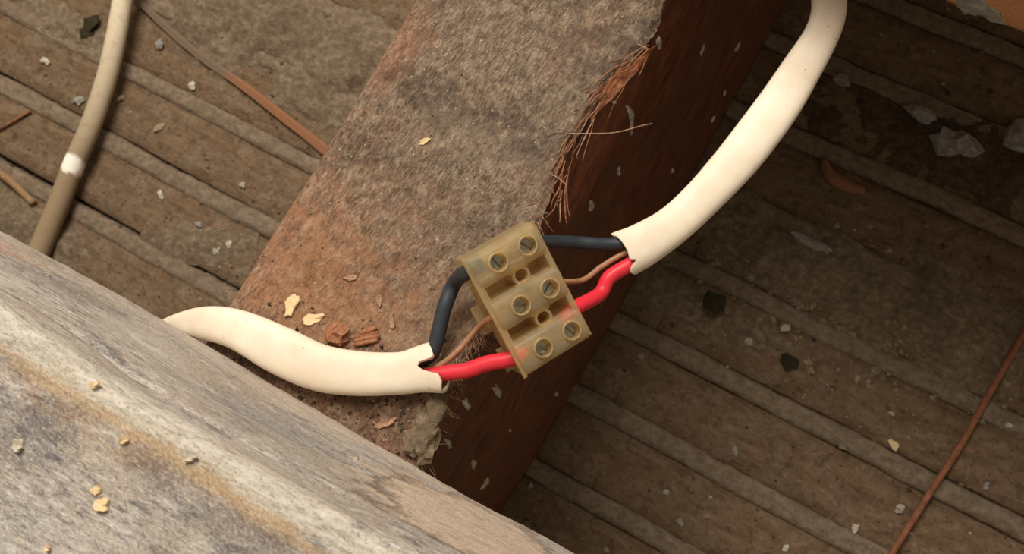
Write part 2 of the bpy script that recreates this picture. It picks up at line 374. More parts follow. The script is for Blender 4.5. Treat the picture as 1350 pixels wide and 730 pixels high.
def chunk(name, pos, size, mat, seed, rot=0.0, parent=None, flat=False, base=True):
    bm = bmesh.new(); bmesh.ops.create_icosphere(bm, subdivisions=2, radius=1.0)
    rr = random.Random(seed); off = Vector((rr.random() * 90, rr.random() * 90, rr.random() * 90))
    for v in bm.verts:
        k = 1 + 0.8 * noise.noise(v.co * 1.3 + off) + 0.4 * noise.noise(v.co * 3.1 + off)
        v.co *= k
        if flat: v.co.z = max(-0.6, min(0.6, v.co.z * 2))
    Rz = Matrix.Rotation(rot, 3, 'Z')
    V = [];
    for v in bm.verts:
        c = Rz @ Vector((v.co.x * size[0], v.co.y * size[1], v.co.z * size[2])); V.append(c)
    zmin = min(c.z for c in V)
    V = [c - Vector((0, 0, zmin)) for c in V] if base else V
    F = [tuple(v.index for v in f.verts) for f in bm.faces]; bm.free()
    o = mesh_obj(name, V, F, mat, None, smooth=False)
    o.location = Vector(pos) * MM
    if parent: adopt(o, parent)
    return o

# ------------------------------------------------------------------ the floor: laths and plaster seen from above
FZ = -109.0
floor = empty('floor', (0, 0, FZ - 6)); tag(floor, kind='structure', label='back of a lath and plaster ceiling, thick with brown dust')
def grid(nx, ny, fn):
    V = [fn(i / nx, j / ny) for j in range(ny + 1) for i in range(nx + 1)]
    F = [(j * (nx + 1) + i, j * (nx + 1) + i + 1, (j + 1) * (nx + 1) + i + 1, (j + 1) * (nx + 1) + i) for j in range(ny) for i in range(nx)]
    return V, F
X0, X1 = -340, 340
def bedf(u, v):
    x = lerp(X0, X1, u); y = lerp(-300, 330, v); return Vector((x, y, FZ - 4.0 + 0.8 * fbm(x * .08, y * .08)))
o = mesh_obj('plaster_bed', *grid(170, 160, bedf), M['bed']); adopt(o, floor)
PITCH = 23.45; KEY0 = 7.4
def lathmesh(seed):
    # flat sawn strip, 17.6 mm wide, slightly uneven top, solid
    nx = 120; pr = [(-8.9, -5.5), (-8.9, -0.9), (-8.3, -0.1), (-4.2, 0), (0, 0), (4.2, 0), (8.3, -0.1), (8.9, -0.9), (8.9, -5.5)]
    V = []; F = []
    for i in range(nx + 1):
        x = lerp(X0, X1, i / nx)
        for k, (y, z) in enumerate(pr):
            e = 0.35 * noise.noise(Vector((x * .04, seed * 7 + (0 if y < 0 else 3), 0))) + 0.35 * noise.noise(Vector((x * .3, seed * 5 + (0 if y < 0 else 3), 2)))
            V.append(Vector((x, y + e * (1 if abs(y) > 5 else 0), z + (0.5 * fbm(x * .06, y * .15, seed) if z > -3 else 0))))
    m = len(pr)
    for i in range(nx):
        for k in range(m - 1): F.append((i * m + k, (i + 1) * m + k, (i + 1) * m + k + 1, i * m + k + 1))
    F.append(tuple(range(m))[::-1]); F.append(tuple(nx * m + k for k in range(m)))
    F = [tuple(reversed(f)) for f in F]
    return V, F
lm = [mesh_obj('lath', *lathmesh(s), M['lath']) for s in range(4)]
n = 0
for k in range(-12, 14):
    y = KEY0 + PITCH * (k + 0.5)
    if n < 4: o = lm[n]
    else: o = lm[n % 4].copy(); COL.objects.link(o)
    o.location = (random.uniform(-4, 4) * MM, y * MM, FZ * MM)
    o.rotation_euler.z = random.uniform(-.004, .004); adopt(o, floor); n += 1
def keymesh(seed, wid, hump):
    nx = 260; m = 7
    V = []; F = []
    for i in range(nx + 1):
        x = lerp(X0, X1, i / nx)
        wl = wid * (1 + 0.22 * noise.noise(Vector((x * .05, seed * 3.1, 0))) + 0.18 * noise.noise(Vector((x * .35, seed * 3.1, 4))))
        wr = wid * (1 + 0.22 * noise.noise(Vector((x * .05, seed * 3.1, 9))) + 0.18 * noise.noise(Vector((x * .35, seed * 3.1, 14))))
        hh = hump * (1 + 0.5 * noise.noise(Vector((x * .07, seed, 3))))
        c = 0.9 * noise.noise(Vector((x * .025, seed * 9.0, 0)))
        for k in range(m):
            t = k / (m - 1) * 2 - 1
            y = c + (wl if t < 0 else wr) * t
            z = (hh * (1 - abs(t) ** 3.2) if abs(t) < .99 else -1.6)
            V.append(Vector((x, y, z + (0.25 * fbm(x * .5, y * .5, seed) if abs(t) < .99 else 0))))
    for i in range(nx):
        for k in range(m - 1): F.append((i * m + k, (i + 1) * m + k, (i + 1) * m + k + 1, i * m + k + 1))
    F = [tuple(reversed(f)) for f in F]
    # underside, so that the ridge is a solid strip
    b0 = len(V)
    for i in range(nx + 1):
        x = lerp(X0, X1, i / nx); V += [Vector((x, -wid * .7, -3.5)), Vector((x, wid * .7, -3.5))]
    for i in range(nx):
        a = b0 + 2 * i; F += [(i * m, (i + 1) * m, a + 2, a), (a, a + 2, a + 3, a + 1), (a + 1, a + 3, (i + 1) * m + m - 1, i * m + m - 1)]
    return V, F
for k in range(-12, 14):
    y = KEY0 + PITCH * k
    wd = {1: 3.3, 0: 3.5, -1: 3.3}.get(k, 3.2)
    o = mesh_obj('plaster_key', *keymesh(k + 20, wd, 0.9), M['key'])
    o.location = (0, y * MM, FZ * MM)
    if k == -1: o.rotation_euler.z = 0.006
    adopt(o, floor)
# mortar and dust lying in heaps over the laths (part of the floor)
def heap(cx, cy, rx, ry, h, rot, seed, mat='spill'):
    nx = int(max(24, rx * 1.6)); ny = int(max(20, ry * 1.6)); ca, sa = math.cos(rot), math.sin(rot)
    def f(u, v):
        a = (u * 2 - 1); b = (v * 2 - 1); x = a * rx; y = b * ry
        X = cx + x * ca - y * sa; Y = cy + x * sa + y * ca
        r = math.hypot(a, b) + 0.55 * fbm(X * .05, Y * .05, seed, 4)
        z = h * (1 - r * 1.15) + 0.9 * fbm(X * .25, Y * .25, seed + 5, 4) * (h / 3) + 0.35 * fbm(X * 0.9, Y * .9, seed, 3)
        return Vector((X, Y, FZ + max(-4.2, z)))
    o = mesh_obj('mortar_spill', *grid(nx, ny, f), M[mat]); tag(o, kind='stuff'); adopt(o, floor)
P = W(1060, 345, FZ); heap(P.x, P.y, 62, 12, 3.4, math.radians(-4), 1)
P = W(1290, 440, FZ); heap(P.x, P.y, 34, 15, 3.2, math.radians(0), 2)
P = W(350, 40, FZ); heap(P.x, P.y, 58, 24, 4.0, math.radians(0), 3)
P = W(1240, 200, FZ); heap(P.x, P.y, 42, 13, 2.4, 0, 4, 'bed')
P = W(40, 300, FZ); heap(P.x, P.y, 26, 9, 2.6, 0, 5)
P = W(260, 320, FZ); heap(P.x, P.y, 20, 7, 1.6, .4, 6)
P = W(660, 740, FZ); heap(P.x, P.y, 60, 9, 2.4, 0, 7)
P = W(90, 40, FZ); heap(P.x, P.y, 24, 9, 1.8, 0, 8)
P = W(900, 395, FZ); heap(P.x, P.y, 30, 7, 1.8, 0, 9)
# fine grit nobody could count
def grit(name, cnt, fn, mat, r0, r1, seed, parent, z=FZ):
    rr = random.Random(seed); parts = []
    for _ in range(cnt):
        x, y = fn(rr); r = lerp(r0, r1, rr.random() ** 3); zz = z(x, y) if callable(z) else z
        a = rr.random() * 6.28
        V = [Vector((x + r * rr.uniform(.6, 1.3) * math.cos(a + q * 1.57), y + r * rr.uniform(.5, 1.1) * math.sin(a + q * 1.57), zz - .1 * r)) for q in range(4)]
        V.append(Vector((x + rr.uniform(-.3, .3) * r, y + rr.uniform(-.3, .3) * r, zz + r * rr.uniform(.5, .9))))
        parts.append((V, [(0, 1, 4), (1, 2, 4), (2, 3, 4), (3, 0, 4), (3, 2, 1, 0)]))
    o = mesh_obj(name, *join(parts), mat, smooth=False); tag(o, kind='stuff'); adopt(o, parent); return o
fl = lambda r: (r.uniform(-260, 240), r.uniform(-150, 230))
grit('mortar_grit', 2600, fl, M['spill'], .25, 1.3, 3, floor)
grit('dark_grit', 1800, fl, M['bed'], .25, 1.2, 4, floor)
grit('pale_grit', 420, fl, M['crumb'], .2, .75, 5, floor)
def cl(r):
    x, y = (r.gauss(0, 1), r.gauss(0, 1)); P = W(1080, 400, FZ); return P.x + x * 26, P.y + y * 11
grit('pale_grit', 480, cl, M['spill2'], .4, 1.7, 6, floor)
def cl2(r):
    P = W(280, 318, FZ); return P.x + r.gauss(0, 6), P.y + r.gauss(0, 3.5)
grit('pale_grit', 60, cl2, M['grey'], .4, 1.2, 7, floor)
def cl3(r):
    P = W(370, 60, FZ); return P.x + r.gauss(0, 20), P.y + r.gauss(0, 10)
grit('mortar_grit', 260, cl3, M['spill'], .5, 2.2, 8, floor)

# ------------------------------------------------------------------ the joist running up the picture
JL = [(-300, -49), (-40, -47.8), (-11, -47.1), (22, -45.8), (56, -45.2), (120, -44.5), (330, -43)]
# right arris of the top face, with the torn stretch bitten into it
px_edge = [(560, 612), (578, 560), (588, 520), (612, 470), (655, 410), (700, 340), (712, 290), (733, 232), (752, 185), (772, 160), (790, 118), (812, 92), (842, 66), (868, 34), (874, 0)]
JR = [(-300, 1.0)] + sorted([(W(a, b).y, W(a, b).x) for a, b in px_edge]) + [(110, -1.0), (330, -2)]
JB = [(-300, -3), (-27, -1.0), (-15, 0), (9, .4), (31, 1.1), (120, 2), (330, 3)]
def jr(y): return interp(JR, y) + .45 * noise.noise(Vector((y * .45, 3, 1))) + .35 * noise.noise(Vector((y * 1.6, 7, 1)))
def side_x(y, z):
    t = min(1, max(0, -z / 109)); nom = lerp(interp([(-300, 1), (330, -1)], y), interp(JB, y), t)
    bite = jr(y) - interp([(-300, 1), (330, -1)], y)
    return nom + bite * (1 - sstep(0, 14, -z)) + 0.35 * fbm(y * .1, z * .1, 3)
def joist_top_z(x, y):
    xe = jr(y); xl = interp(JL, y)
    g = math.radians(12); u = x * math.cos(g) - y * math.sin(g); v = x * math.sin(g) + y * math.cos(g)
    z = 0.55 * fbm(x * .06, y * .05, 1) + 0.32 * fbm(u * .55, v * .16, 4, 3) + 0.14 * fbm(u * 1.8, v * .7, 8, 3)
    z += 0.35 * max(0, fbm(x * .02 + .3, y * .16, 12, 3))
    z -= 1.4 * (1 - sstep(0, 1.6, xe - x)) + 1.2 * (1 - sstep(0, 1.0, x - xl))
    # scooped hollow where the wood tore out
    P = W(800, 95); d = math.hypot((x - P.x) / 5, (y - P.y) / 9); z -= 1.5 * (1 - sstep(0.2, 1, d)) * sstep(-8, -1, x - xe)
    return z
def build_joist():
    NY = 620; NT_, NS = 112, 46
    ys = []
    for i in range(NY + 1):
        t = i / NY
        ys.append(lerp(-300, -45, t / .06) if t < .06 else lerp(-45, 100, (t - .06) / .86) if t < .92 else lerp(100, 330, (t - .92) / .08))
    V = []; F = []; mi = []
    m = NT_ + 1 + NS + 3
    for y in ys:
        xl = interp(JL, y); xr = jr(y)
        for k in range(NT_ + 1):
            x = lerp(xl, xr, k / NT_); V.append(Vector((x, y, joist_top_z(x, y))))
        for k in range(1, NS + 1):
            z = -109 * (k / NS) ** 1.7
            zz = min(z, -1.4 - .01 * k) if k < 8 else z
            V.append(Vector((side_x(y, z), y, zz)))
        V.append(Vector((xl + 1, y, -109))); V.append(Vector((xl - .4, y, -50))); V.append(Vector((xl - .3, y, -3)))
    for i in range(NY):
        for k in range(m):
            k2 = (k + 1) % m
            F.append((i * m + k, i * m + k2, (i + 1) * m + k2, (i + 1) * m + k)); mi.append(0 if k < NT_ or k >= m - 1 else 1)
    F.append(tuple(range(m))[::-1]); mi.append(1); F.append(tuple(NY * m + k for k in range(m))); mi.append(1)
    return V, F, mi
V, F, mi = build_joist()
joist = mesh_obj('ceiling_joist', V, F, [M['top'], M['side']], midx=mi)
tag(joist, 'rough sawn reddish brown joist under the terminal block, dusty top and torn right edge', 'joist')
# splinters along the torn arris
def strand(rr, x, y, ang, ln, r, lift, drop, seg=5):
    pts = []; c = rr.uniform(-.5, .5); z0 = joist_top_z(x, y)
    for k in range(seg + 1):
        t = k / seg; a = ang + c * t
        xx = x + ln * t * math.cos(a); yy = y + ln * t * math.sin(a)
        pts.append(Vector((xx, yy, z0 + lift * math.sin(t * 2.6) - drop * t * t)))
    return tube(pts, [r * (1 - .7 * (k / seg)) for k in range(seg + 1)], 4)
rr = random.Random(5)
parts = []
for _ in range(520):     # fine fibre ends along the torn arris
    y = rr.choice((rr.uniform(6, 62), rr.uniform(12, 34), rr.uniform(-22, 8)))
    x = interp(JR, y) - abs(rr.gauss(0, 1.1))
    parts.append(strand(rr, x, y, math.radians(rr.gauss(-62 if y < 30 else -120, 25)), rr.uniform(1.2, 4.5), rr.uniform(.04, .11), .3, rr.uniform(.3, 3)))
o = mesh_obj('torn_fibres', *join(parts), M['fuzz'], joist); tag(o, kind='stuff')
parts = []
for _ in range(1500):    # raised grain over the dusty top
    y = rr.uniform(-20, 92); x = rr.uniform(interp(JL, y) + 1, interp(JR, y) - .5)
    parts.append(strand(rr, x, y, math.radians(rr.gauss(-98, 24)), rr.uniform(.5, 2.2), rr.uniform(.025, .065), .2, .05, 2))
o = mesh_obj('raised_grain', *join(parts), M['fuzz'], joist); tag(o, kind='stuff')
edgeA = [(868, 56), (842, 72), (812, 92), (786, 122), (764, 156), (748, 192), (736, 226), (724, 262), (714, 292)]
edgeB = [(868, 64), (848, 86), (822, 112), (796, 142), (776, 172), (758, 206), (746, 240), (738, 276), (736, 306)]
rs = random.Random(21)
def tear(t, q):
    k = min(len(edgeA) - 1.001, max(0, t) * (len(edgeA) - 1)); i = int(k); f = k - i
    A = [lerp(edgeA[i][j], edgeA[i + 1][j], f) for j in (0, 1)]; B = [lerp(edgeB[i][j], edgeB[i + 1][j], f) for j in (0, 1)]
    return (lerp(A[0], B[0], q), lerp(A[1], B[1], q))
V = []; F = []; nu, nv = 40, 14     # the flap that lifted off with the tear
for side_ in (0, 1):
    for i in range(nu + 1):
        t = i / nu * .52; wq = math.sin(math.pi * min(1, .06 + .9 * i / nu)) ** .7
        for j in range(nv + 1):
            q = .12 + (j / nv) * .95 * wq + .10 * noise.noise(Vector((i * .35, j * .3, 2)))
            P = W(*tear(t, q), -.9 - 1.5 * q + .35 * noise.noise(Vector((i * .12, j * 1.1, 5))) - .45 * side_); V.append(P)
m_ = nv + 1; o_ = (nu + 1) * m_
for i in range(nu):
    for j in range(nv):
        F.append((i * m_ + j, i * m_ + j + 1, (i + 1) * m_ + j + 1, (i + 1) * m_ + j)); F.append(tuple(o_ + k for k in (i * m_ + j, (i + 1) * m_ + j, (i + 1) * m_ + j + 1, i * m_ + j + 1)))
for i in range(nu):
    for j in (0, nv): F.append((i * m_ + j, (i + 1) * m_ + j, o_ + (i + 1) * m_ + j, o_ + i * m_ + j))
o = mesh_obj('torn_flap', V, F, M['splinter'], joist); tag(o, 'orange brown flap torn from the arris')
for n_ in range(44):
    t0 = rs.uniform(0.05, .85); ln = rs.uniform(.08, .22); q0 = rs.uniform(-.5, 1); q1 = q0 + rs.gauss(0, .7); c = []
    for j in range(5):
        t = t0 + ln * j / 4; q = lerp(q0, q1, j / 4) + rs.uniform(-.08, .08); c.append((*tear(min(1, t), q), min(.2, -.25 - 1.4 * max(0, q)) + rs.uniform(-.2, .35)))
    pts = px_path(c, 4); k = len(pts); r0 = rs.uniform(.07, .2)
    V, F = tube(pts, [r0 * (.2 + .8 * math.sin(math.pi * min(1, .1 + .88 * i / k))) for i in range(k)], 5)
    mesh_obj('splinter', V, F, (M['splinter'], M['fuzz2'], M['fuzz2'], M['fuzz'])[n_ % 4], joist)
pts = px_path([(742, 176, -.2), (790, 176, .4), (815, 174, -.4), (845, 166, -2), (860, 163, -4)], 6)
mesh_obj('long_fibre', *tube(pts, .11, 5), M['fuzz'], joist)
pts = px_path([(727, 230, 0), (738, 236, .8), (747, 246, .6), (744, 258, -1)], 6)
mesh_obj('long_fibre', *tube(pts, .10, 5), M['fuzz'], joist)
# old plaster splashed on the dark side face
def on_side(px, py):
    d = ray(px, py); x = 0.0
    for _ in range(12):
        P = CP + d * ((x - CP.x) / d.x); x = side_x(P.y, P.z)
    return P
spl = [(780, 271, 6, 7, 0), (832, 162, 5, 14, .5), (815, 225, 4, 7, 0), (868, 55, 7, 6, 0), (808, 138, 4, 8, 0), (654, 515, 6, 17, .3),
       (614, 532, 5, 8, .6), (591, 585, 4, 9, .4), (624, 612, 5, 7, .5), (639, 637, 8, 9, 0), (733, 519, 3, 3, 0), (955, 122, 3, 3, 0), (940, 156, 4, 3, 0), (972, 62, 5, 4, 0), (925, 66, 3, 6, .4),
       (886, 225, 3, 3, 0), (701, 330, 3, 3, 0), (672, 567, 2, 3, 0)]
def side_blob(px, py, rx, ry, sk, seed, th=.35):
    P = on_side(px, py); s = depth(P) / FPX; V = []; k = 22
    for ring, (f, h) in enumerate(((1, 0), (.8, th), (.35, th * 1.3))):
        for i in range(k):
            a = 2 * math.pi * i / k; q = f * (1 + 1.0 * noise.noise(Vector((math.cos(a) * 1.4, math.sin(a) * 1.4, seed * 3.3))) + .5 * noise.noise(Vector((math.cos(a) * 3.4, math.sin(a) * 3.4, seed * 5.3))))
            dy = rx * s * q * math.cos(a) * 1.0 + sk * ry * s * math.sin(a); dz = ry * s * q * math.sin(a) * 1.9
            y = P.y + dy; z = min(-1.5, P.z + dz); V.append(Vector((side_x(y, z) - .15 + h + .1, y, z)))
    V.append(Vector((side_x(P.y, P.z) + th * 1.3, P.y, P.z))); F = []
    for r_ in range(2):
        for i in range(k): F.append((r_ * k + i, r_ * k + (i + 1) % k, (r_ + 1) * k + (i + 1) % k, (r_ + 1) * k + i))
    for i in range(k): F.append((2 * k + i, 2 * k + (i + 1) % k, 3 * k))
    return V, F
for i, (a, b, c, d, e) in enumerate(spl):
    mesh_obj('plaster_splash', *side_blob(a, b, c, d, e, i), M['crumb'], joist)
# a crust of old mortar on the arris near the grey beam
for i, (a, b, s_) in enumerate(((572, 545, 2.6), (578, 520, 2.0), (562, 572, 2.8), (585, 500, 1.5), (548, 585, 2.2), (566, 592, 2.0))):
    P = W(a, b, -1.2); o = chunk('mortar_lump', P, (s_ * .8, s_ * 1.2, s_ * .55), M['spill'], 40 + i, .4); adopt(o, joist)
grit('dust_grit', 900, lambda r: (r.uniform(-46, -1), r.uniform(-20, 92)), M['spill'], .1, .42, 12, joist, z=joist_top_z)
grit('dust_grit', 420, lambda r: (min(interp(JR, -14) - 1, r.gauss(-18, 12)), r.gauss(-13, 5)), M['bed'], .15, .8, 13, joist, z=joist_top_z)
grit('dust_grit', 260, lambda r: (min(-1.5, r.gauss(-16, 12)), r.gauss(-10, 5)), M['fuzz'], .15, .7, 14, joist, z=joist_top_z)
# cracks and grain lines on the chip side are geometry of their own flakes (top-level)
def on_top(px, py):
    P = W(px, py, 0.0)
    for _ in range(4): P = W(px, py, joist_top_z(P.x, P.y))
    return P
def flake(px, py, w_, h_, th, rot, mat, seed, name, label, cat, group=None, z=None):
    P = on_top(px, py) if z is None else W(px, py, z); s = depth(P) / FPX
    V = []; k = 14; rr = random.Random(seed)
    rad = [1 + rr.uniform(-.28, .28) for _ in range(k)]
    Rz = Matrix.Rotation(rot + math.radians(29), 3, 'Z')
    for lv, f in ((0, .97), (th * .7, 1.0), (th, .9)):
        for i in range(k):
            a = 2 * math.pi * i / k; q = Rz @ Vector((w_ * s * rad[i] * f * math.cos(a), h_ * s * rad[i] * f * math.sin(a), 0))
            V.append(q + Vector((0, 0, lv + .35 * th * math.sin(a * 1.5 + seed))))
    V.append(Vector((0, 0, th * .8))); F = [tuple(range(k))[::-1]]
    for r_ in range(2):
        for i in range(k): F.append((r_ * k + i, r_ * k + (i + 1) % k, (r_ + 1) * k + (i + 1) % k, (r_ + 1) * k + i))
    for i in range(k): F.append((2 * k + i, 2 * k + (i + 1) % k, 3 * k))
    o = mesh_obj(name, V, F, mat, smooth=False); o.location = P * MM
    tag(o, label, cat, group); return o
PF = 'loose flakes on the joist'
flake(385, 402, 9, 16, .5, -.35, M['flake'], 1, 'paint_flake', 'larger pale yellow paint flake on the joist above the left white cable', 'flake', PF)
flake(413, 421, 14, 8, .5, .25, M['flake'], 2, 'paint_flake', 'smaller yellow paint flake just right of the larger yellow flake', 'flake', PF)
flake(463, 366, 10, 4, .4, .1, M['fuzz'], 3, 'wood_flake', 'flat tan wood flake lying highest above the brown bark lump', 'flake', PF)
flake(501, 396, 4, 10, .4, .05, M['fuzz'], 4, 'wood_flake', 'thin upright tan sliver on the joist above the ribbed wood chip', 'flake', PF)
flake(560, 187, 8, 3.5, .4, .3, M['flake'], 5, 'wood_flake', 'tiny cream flake alone on the upper middle of the joist', 'flake', PF)
flake(508, 558, 15, 5, .5, .35, M['fuzz'], 6, 'wood_flake', 'long pale flake on the joist below the left cable, near grey beam', 'flake', PF)
flake(517, 424, 4, 13, .4, .1, M['fuzz'], 7, 'wood_flake', 'curved pale sliver just right of the ribbed brown wood chip', 'flake', PF)
o = chunk('bark_lump', on_top(449, 441) - Vector((0, 0, .5)), (2.1, 1.9, 1.3), M['bark'], 3)
tag(o, 'round reddish brown bark lump touching the left white cable', 'bark')
# ribbed chip
chip = empty('wood_chip', on_top(484, 444)); tag(chip, 'small ribbed brown wood chip beside the round bark lump', 'wood chip')
for i, (dx, dy, ln) in enumerate(((0, 7, 15), (1, 2, 17), (0, -3, 16), (3, -8, 11))):
    a = on_top(484 + dx - ln, 444 + dy + 4); b = on_top(484 + dx + ln, 444 + dy - 3)
    z0 = .35 + .15 * (i % 2)
    a.z += z0; b.z += z0; c = (a + b) / 2 + Vector((0, 0, .25))
    pts = [Vector(p) for p in catmull([tuple(a), tuple(c), tuple(b)], 4)]
    o = mesh_obj('rib', *tube(pts, [.45, .5, .52, .55, .55, .55, .52, .5, .42][:len(pts)], 6), M['bark']); adopt(o, chip)

# ------------------------------------------------------------------ grey beam lying across the joist, bottom left
BH = 61.0
def build_timber(xa, xb, ya, yb, H, arr, nx, nf, nt, seed, sgn=1, wide=75):
    """timber along X; ya(x) the face seen, yb(x) the top arris, back edge at yb-sgn*75"""
    V = []; F = []; mi = []
    prof = []
    for k in range(nf + 1): prof.append(('f', k / nf))
    for k in range(1, arr + 1): prof.append(('a', k / arr))
    for k in range(1, nt + 1): prof.append(('t', k / nt))
    prof += [('b', 0), ('b', 1)]
    m = len(prof)
    for i in range(nx + 1):
        x = lerp(xa, xb, i / nx); y0 = ya(x); y1 = yb(x); R = 2.2
        for kk, t in prof:
            if kk == 'f':
                z = t * (H - R); y = lerp(y0, y1, t); y += sgn * (0.5 * fbm(x * .03, z * .08, seed) + 0.12 * fbm(x * .2, z * 1.4, seed + 2, 3))
                y -= sgn * 0.9 * (1 - sstep(0, 1.4, z))
                y -= sgn * 1.5 * math.exp(-((z - 50 - 2.0 * noise.noise(Vector((x * .03, 1, seed)))) / .7) ** 2) * sstep(-.2, .3, noise.noise(Vector((x * .02, 5, seed))))
                V.append(Vector((x, y, z)))
            elif kk == 'a':
                a = t * math.pi / 2; n_ = .5 * fbm(x * .03, 6, seed) + .35 * fbm(x * .25, t, seed + 4, 3)
                V.append(Vector((x, y1 - sgn * (R - R * math.cos(a)) + sgn * n_ * (1 - t), H - R + R * math.sin(a) + n_ * t * .5)))
            elif kk == 't':
                y = y1 - sgn * (R + t * (wide - 2)); V.append(Vector((x, y, H + 0.4 * fbm(x * .03, y * .1, seed) + 0.12 * fbm(x * .18, y * 1.3, seed + 2, 3))))
            else: V.append(Vector((x, y1 - sgn * wide if t == 0 else y0 - sgn * 2, 0.0)))
    for i in range(nx):
        for k in range(m):
            k2 = (k + 1) % m; q = (i * m + k, i * m + k2, (i + 1) * m + k2, (i + 1) * m + k)
            F.append(q if sgn < 0 else q[::-1]); mi.append(0)
    F.append(tuple(range(m))); F.append(tuple(nx * m + k for k in range(m))[::-1]); mi += [0, 0]
    return V, F, mi
ya = lambda x: interp([(-300, -28), (-150, -23), (-97.6, -21), (-78.5, -19.8), (-57, -19.5), (-11.5, -19.4), (30, -18.4), (200, -16)], x) + .1 * noise.noise(Vector((x * .5, 1, 1)))
yb = lambda x: interp([(-300, -22), (-42, -21), (-25, -22.4), (-11, -22.1), (3, -21.5), (18, -20.5), (200, -18)], x)
V, F, mi = build_timber(-330, 330, ya, yb, BH, 8, 700, 70, 70, 2, 1)
beam = mesh_obj('timber_beam', V, F, [M['beam'], M['arris']], midx=mi)
tag(beam, 'weathered grey timber beam with pale worn edge filling the lower left corner', 'beam')
def beam_flake(px, py, w_, h_, mat, seed, lab, z=BH + .1):
    return flake(px, py, w_, h_, .5, .2, mat, seed, 'paint_flake', lab, 'flake', 'flakes on the grey beam', z=z)
beam_flake(136, 666, 11, 10, M['flake'], 21, 'largest pale yellow flake on top of the grey beam')
beam_flake(128, 646, 6, 6, M['flake'], 22, 'small yellow flake touching the largest yellow flake on the beam')
beam_flake(125, 508, 6, 5, M['flake'], 23, 'small yellow flake at the pale worn edge of the grey beam')
beam_flake(164, 581, 7, 4, M['flake'], 24, 'dull tan flake on the brown stain of the grey beam')
beam_flake(25, 588, 9, 9, M['crumb'], 25, 'round greyish plaster spot at the far left of the grey beam')
beam_flake(64, 722, 4, 4, M['flake'], 26, 'yellow green speck at the bottom edge of the grey beam')
beam_flake(253, 605, 9, 3, M['crumb'], 27, 'thin pale flake lying right of the brown stain on the beam')
# two specks stuck to the upright face
def face_speck(px, py, r, seed, lab):
    d = ray(px, py); y = -19.6; P = CP + d * ((y - CP.y) / d.y); y = lerp(ya(P.x), yb(P.x), P.z / BH); P = CP + d * ((y - CP.y) / d.y)
    o = chunk('plaster_speck', P + Vector((0, .1, 0)), (r, .45, r), M['crumb'], seed, base=False); tag(o, lab, 'speck')
face_speck(468, 607, .75, 60, 'cream plaster speck on the upright face of the grey beam, right part')
face_speck(62, 362, .5, 61, 'tiny white speck on the upright face of the grey beam, far left')

# ------------------------------------------------------------------ sawn timber, top right, resting on the joist
ya2 = lambda x: interp([(-300, 94.5), (40, 93.6), (56, 93.5), (300, 92)], x) + .25 * noise.noise(Vector((x * .3, 1, 1)))
yb2 = lambda x: ya2(x) + .8
V, F, mi = build_timber(-20, 330, ya2, yb2, 38, 5, 160, 14, 14, 9, -1, 230)  # far width, out of view, is added to shade the floor at top right
t2 = mesh_obj('sawn_board', V, F, [M['pine'], M['pine']], midx=mi)
tag(t2, 'orange brown sawn board edge with a grey mortar patch, top right corner', 'board')
for i, (a, b, rx, rz) in enumerate(((1298, 14, 3.2, 2.2), (1285, 4, 2.6, 2.4), (1312, 24, 2.2, 1.2), (1276, 10, 1.8, 1.6))):
    d = ray(a, b); P = CP + d * ((93.4 - CP.y) / d.y)
    o = chunk('mortar_patch', P, (rx, .7, rz), M['grey'], 70 + i, base=False); adopt(o, t2)

# ------------------------------------------------------------------ flat sheathed cables
def sheath(ctrl, nrm, thick, end_off, n=10, inner=11.0, flare=None, rnd=.78, sides=48):
    """ctrl: (px,py,z,width_px); last point = cut end. end_off: [(cos, mm)]"""
    pts = []
    for x, y, z, wpx in ctrl:
        P = W(x, y, z); pts.append((*P, wpx * depth(P) / FPX))
    S = catmull(pts, n)
    path = [Vector(s[:3]) for s in S]; wid = [s[3] for s in S]
    L = [0]
    for a, b in zip(path, path[1:]): L.append(L[-1] + (b - a).length)
    tot = L[-1]; N = len(path); frames = []
    for i in range(N):
        t = (path[min(i + 1, N - 1)] - path[max(i - 1, 0)]).normalized()
        nn = nrm if not callable(nrm) else nrm(L[i] / tot)
        s_ = t.cross(nn).normalized(); frames.append((t, s_, s_.cross(t)))
    def ring(i, shrink):
        t, s_, nv = frames[i]; out = []
        th = thick if not callable(thick) else thick(L[i] / tot)
        for k in range(sides):
            a = 2 * math.pi * k / sides; c, s2 = math.cos(a), math.sin(a)
            e = rnd
            cc = math.copysign(abs(c) ** e, c); ss = math.copysign(abs(s2) ** e, s2)
            off = interp(end_off, c) * sstep(tot - 6, tot, L[i])
            fx = 1.0
            if flare: fx = 1 + interp(flare, c) * sstep(tot - 7, tot, L[i])
            hw = wid[i] / 2 - shrink
            out.append(path[i] + s_ * (hw * cc * fx) + nv * ((th / 2 - shrink) * ss) + t * off)
        return out
    V = []; F = []; mi = []
    for i in range(N): V += ring(i, 0)
    for i in range(N - 1):
        for k in range(sides):
            k2 = (k + 1) % sides; F.append((i * sides + k, i * sides + k2, (i + 1) * sides + k2, (i + 1) * sides + k)); mi.append(0)
    F.append(tuple(range(sides))[::-1]); mi.append(0)
    first = (N - 1) * sides; base = len(V)
    idx = [i for i in range(N) if L[i] > tot - inner][::-1]
    for j, i in enumerate(idx): V += ring(i, .75)
    for k in range(sides):
        k2 = (k + 1) % sides; F.append((first + k, first + k2, base + k2, base + k)); mi.append(0)
    for j in range(len(idx) - 1):
        for k in range(sides):
            k2 = (k + 1) % sides; a = base + j * sides; F.append((a + k, a + k2, a + sides + k2, a + sides + k)); mi.append(1)
    e0 = base + (len(idx) - 1) * sides; F.append(tuple(e0 + k for k in range(sides))); mi.append(1)
    return V, F, mi

